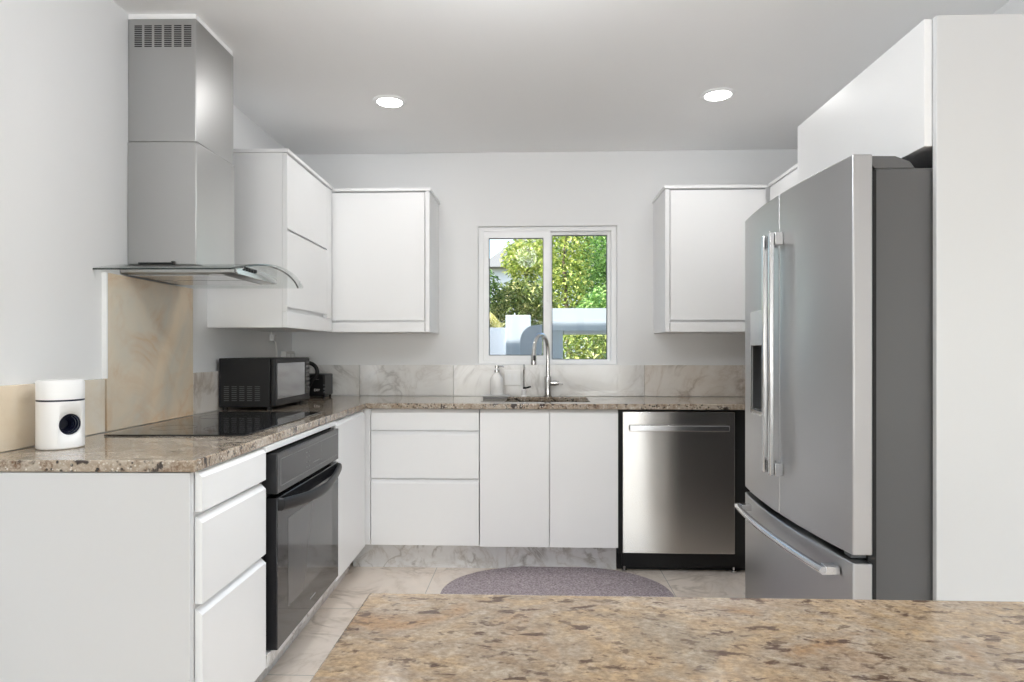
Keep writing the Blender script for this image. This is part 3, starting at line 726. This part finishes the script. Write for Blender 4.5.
# ------------------------------------------------------------------ island
t = thing('kitchen_island', 'tan granite topped island in the foreground across the bottom', 'kitchen island', (.28, .4, 0))
B(-.192, .76, .06, .738, .880, .910).build('island_top', M['island'], t, bevel=.004, seg=3)
B(-.10, .67, .14, .65, .10, .879).build('cabinet_base', M['cab'], t, bevel=.002)
B(-.05, .62, .19, .60, 0, .099).build('plinth', M['cab_in'], t)

# ------------------------------------------------------------------ recessed lights, added fill lamps
def downlight(x, y, label):
    t = thing('recessed_light', label, 'ceiling light', (x, y, ZC-.01), 'recessed ceiling lights')
    MB().lathe([(.060, ZC-.001), (.060, ZC-.006), (.066, ZC-.009), (.080, ZC-.004), (.082, ZC-.001)], (x, y, 0), 40).build('trim_ring', M['pvc'], t)
    MB().lathe([(.0001, ZC-.0065), (.0595, ZC-.0065), (.0595, ZC-.001), (.0001, ZC-.001)], (x, y, 0), 40).build('lens', M['lens'], t)
    l = lamp('downlight_beam', 'AREA', (0, 0, -.004), (0, 0, 0), 1.3, (1, .99, .98), shape='DISK', size=.10); l.parent = t
downlight(-.716, 3.15, 'lit round recessed light in the ceiling above the left back drawers')
downlight(.885, 3.12, 'lit round recessed light in the ceiling nearer the refrigerator')
lamp('ceiling_fill', 'POINT', (-.08, 1.62, 2.14), (0, 0, 0), 13, (.92, .962, 1), shadow_soft_size=.11)  # added point fill, no pendant there; lifts the ceiling brightness
for x in (-.30, .30):
    lamp('kitchen_fill', 'SPOT', (x, 1.95, ZC-.02), (0, 0, 0), 30, (.92, .962, 1), spot_size=math.radians(104), spot_blend=.8, shadow_soft_size=.06)  # added spots without fixtures, to brighten floor and base cabinets
# added fill lamps without fixtures, unseen behind the camera, for bounce off the floor
for x, y in ((-1.6, -3.2), (.3, -3.2), (2.2, -3.2)):
    lamp('rear_room_fill', 'AREA', (x, y, ZC-.01), (0, 0, 0), 3, (1, .99, .98), shape='DISK', size=.14)

# ------------------------------------------------------------------ garden outside the window
g = B(-14, 14, YB+.16, 26, -.14, -.04).build('ground', M['soil']); struct(g)
struct(B(-6.6, 5.4, YN-3.0, YB+.55, ZC+.145, ZC+.32).build('roof', M['plaster']))  # unseen roof, eaves stretched outward to keep sun out of the rear room
t = thing('garden_wall', 'low white plastered garden wall with raised pillar outside left window pane', 'wall', (-.6, 5.35, 0))
B(-3.2, -.236, 5.32, 5.42, -.04, 1.385).build('wall_section', M['plaster_shade'], t)
B(-.235, -.030, 5.25, 5.45, -.04, 1.485).build('pillar', M['plaster'], t, bevel=.004)
pr = [(-.112, -.04)]+[(-.112+.13*(1-math.cos(math.radians(a))), 1.27+.125*math.sin(math.radians(a))) for a in range(0, 91, 9)]+[(.062, 1.395), (.062, -.04)]
MB().prism(pr, 1, 5.04, 5.14).build('curved_section', M['plaster_shade'], t)
t = thing('garden_gateway', 'white plastered gateway with a thick beam outside the right window pane', 'gateway', (.6, 5.3, 0))
B(.070, .100, 5.2, 5.32, -.04, 1.535).build('slim_post', M['plaster'], t)
B(.102, .232, 5.2, 5.40, -.04, 1.352).build('post', M['plaster'], t)
B(.102, 2.6, 5.18, 5.40, 1.353, 1.535).build('beam', M['plaster'], t)
B(.240, 2.6, 5.20, 5.36, 1.325, 1.352).build('lintel', M['tray'], t)
B(2.4, 2.6, 5.2, 5.40, -.04, 1.324).build('post', M['plaster'], t)

def leaf_cloud(c, rx, ry, rz, n, size, droop=.3, shell=.35):
    mb = MB()
    for _ in range(n):
        while True:
            p = Vector((random.uniform(-1, 1), random.uniform(-1, 1), random.uniform(-1, 1)))
            if shell < p.length < 1: break
        p = Vector((c[0]+p.x*rx, c[1]+p.y*ry, c[2]+p.z*rz))
        a = random.uniform(0, 2*PI); d = Vector((math.cos(a), math.sin(a), random.uniform(-.9, .5))).normalized()
        s_ = d.cross(Vector((random.uniform(-.5, .5), random.uniform(-.5, .5), 1))).normalized(); L = size*random.uniform(.6, 1.3); w = L*.26
        m = p+d*L*.5; up = s_.cross(d)*L*.06
        mb.add([p, m+s_*w+up, p+d*L-Vector((0, 0, L*droop)), m-s_*w+up], [(0, 1, 2), (0, 2, 3)])
    return mb
def tree(name, label, cat, c, r, n, size, mat, trunk_r=.05, group='trees beyond the garden wall'):
    t = thing(name, label, cat, (c[0], c[1], -.04), group)
    leaf_cloud(c, *r, n, size).build('foliage', mat, t, smooth=0, recalc=False)['kind'] = 'stuff'
    MB().tube([(c[0], c[1], -.04), (c[0]+.05, c[1], c[2]*.5), (c[0]-.03, c[1], c[2]), (c[0]+.02, c[1], c[2]+r[2]*.5)], [trunk_r, trunk_r*.8, trunk_r*.5, trunk_r*.25], 8).build('trunk', M['bark'], t)
tree('leafy_tree', 'yellow green leafy tree high in the left window pane', 'tree', (-.10, 9.6, 2.58), (.42, .5, .34), 1900, 0.068, M['leafA'])
tree('leafy_tree', 'bright green tree filling the upper right of the right window pane', 'tree', (1.15, 8.9, 2.2), (.62, .5, .85), 4600, 0.065, M['leafB'])
tree('leafy_tree', 'pale yellow green tree beside the window mullion, left in the right pane', 'tree', (.40, 8.2, 2.35), (.34, .4, .80), 2500, 0.061, M['leafA'], .04)
tree('leafy_tree', 'dark tree behind the others filling the gaps in the right pane', 'tree', (1.25, 11.2, 2.0), (1.35, .7, 1.7), 7650, 0.101, M['leafC'])
tree('shrub', 'dark green shrub at the left edge of the left window pane', 'shrub', (-.80, 8.4, 1.75), (.42, .4, .62), 3400, 0.065, M['leafC'])
tree('shrub', 'mixed olive shrub above the white pillar in the left window pane', 'shrub', (-.14, 7.5, 1.66), (.40, .35, .40), 3400, 0.058, M['leafE'])
tree('shrub', 'bright lime shrub just above the gateway beam', 'shrub', (.85, 7.0, 1.55), (.42, .35, .36), 3400, 0.058, M['leafB'])
tree('shrub', 'leafy shrub seen through the opening under the gateway beam', 'shrub', (.55, 6.0, .95), (.65, .35, .55), 4420, 0.061, M['leafA'])
tree('shrub', 'broad leaved plant in front of the gateway, lower right of the window', 'shrub', (.60, 4.85, .98), (.17, .16, .24), 130, .12, M['leafB'], .012)
def frond(mb, base, a, L, rise, droop):
    pts = []
    for i in range(11):
        s_ = i/10; pts.append(Vector((base[0]+math.cos(a)*L*s_*.9, base[1]+math.sin(a)*L*s_*.9, base[2]+rise*s_-droop*s_*s_)))
    mb.tube(pts, [.012*(1-.8*i/10) for i in range(11)], 5)
    side = Vector((-math.sin(a), math.cos(a), 0))
    for i in range(1, 11):
        for sub_ in (0, .5):
            p = pts[i-1].lerp(pts[i], sub_); t_ = (pts[i]-pts[i-1]).normalized()
            for sg in (-1, 1):
                q = p+side*sg*L*.20+t_*L*.12-Vector((0, 0, L*.13)); w = t_*.018
                mb.add([p-w, p+w, q], [(0, 1, 2)])
def palm(label, c, h, L, nf, mat, droop, rise):
    t = thing('palm_tree', label, 'palm', (c[0], c[1], -.04), 'trees beyond the garden wall')
    mb = MB()
    for k in range(nf): frond(mb, (c[0], c[1], h), 2*PI*k/nf+random.uniform(-.2, .2), L*random.uniform(.8, 1.1), rise*random.uniform(.5, 1.3), droop*random.uniform(.8, 1.2))
    mb.build('fronds', mat, t, smooth=0, recalc=False)['kind'] = 'stuff'
    MB().tube([(c[0], c[1], -.04), (c[0]+.04, c[1], h*.5), (c[0], c[1], h)], [.11, .09, .08], 10).build('trunk', M['bark'], t)
palm('dark palm whose fronds hang into the top left of the window', (-1.35, 6.9, 0), 2.72, 1.0, 13, M['leafC'], .9, .45)
palm('straw coloured palm drooping above the white pillar in left pane', (-.20, 9.0, 0), 2.12, .40, 14, M['leafD'], .55, .25)
palm('yellowing low palm at the left edge of the left pane', (-.62, 6.6, 0), 1.60, .45, 13, M['leafD'], .5, .25)
t = thing('neighbour_house', 'pale neighbouring house with sloping roof behind the trees', 'house', (-.5, 14, -.04))
B(-2.4, 2.6, 13.6, 17, -.04, 2.95).build('house_wall', M['plaster'], t)
MB().prism([(-2.6, 2.96), (3.0, 2.96), (3.0, 4.2), (.6, 4.2), (-1.0, 3.08), (-2.6, 3.02)], 1, 13.4, 17.2).build('house_roof', M['roof'], t)

for o in S.objects:
    if '_w' in o: del o['_w']
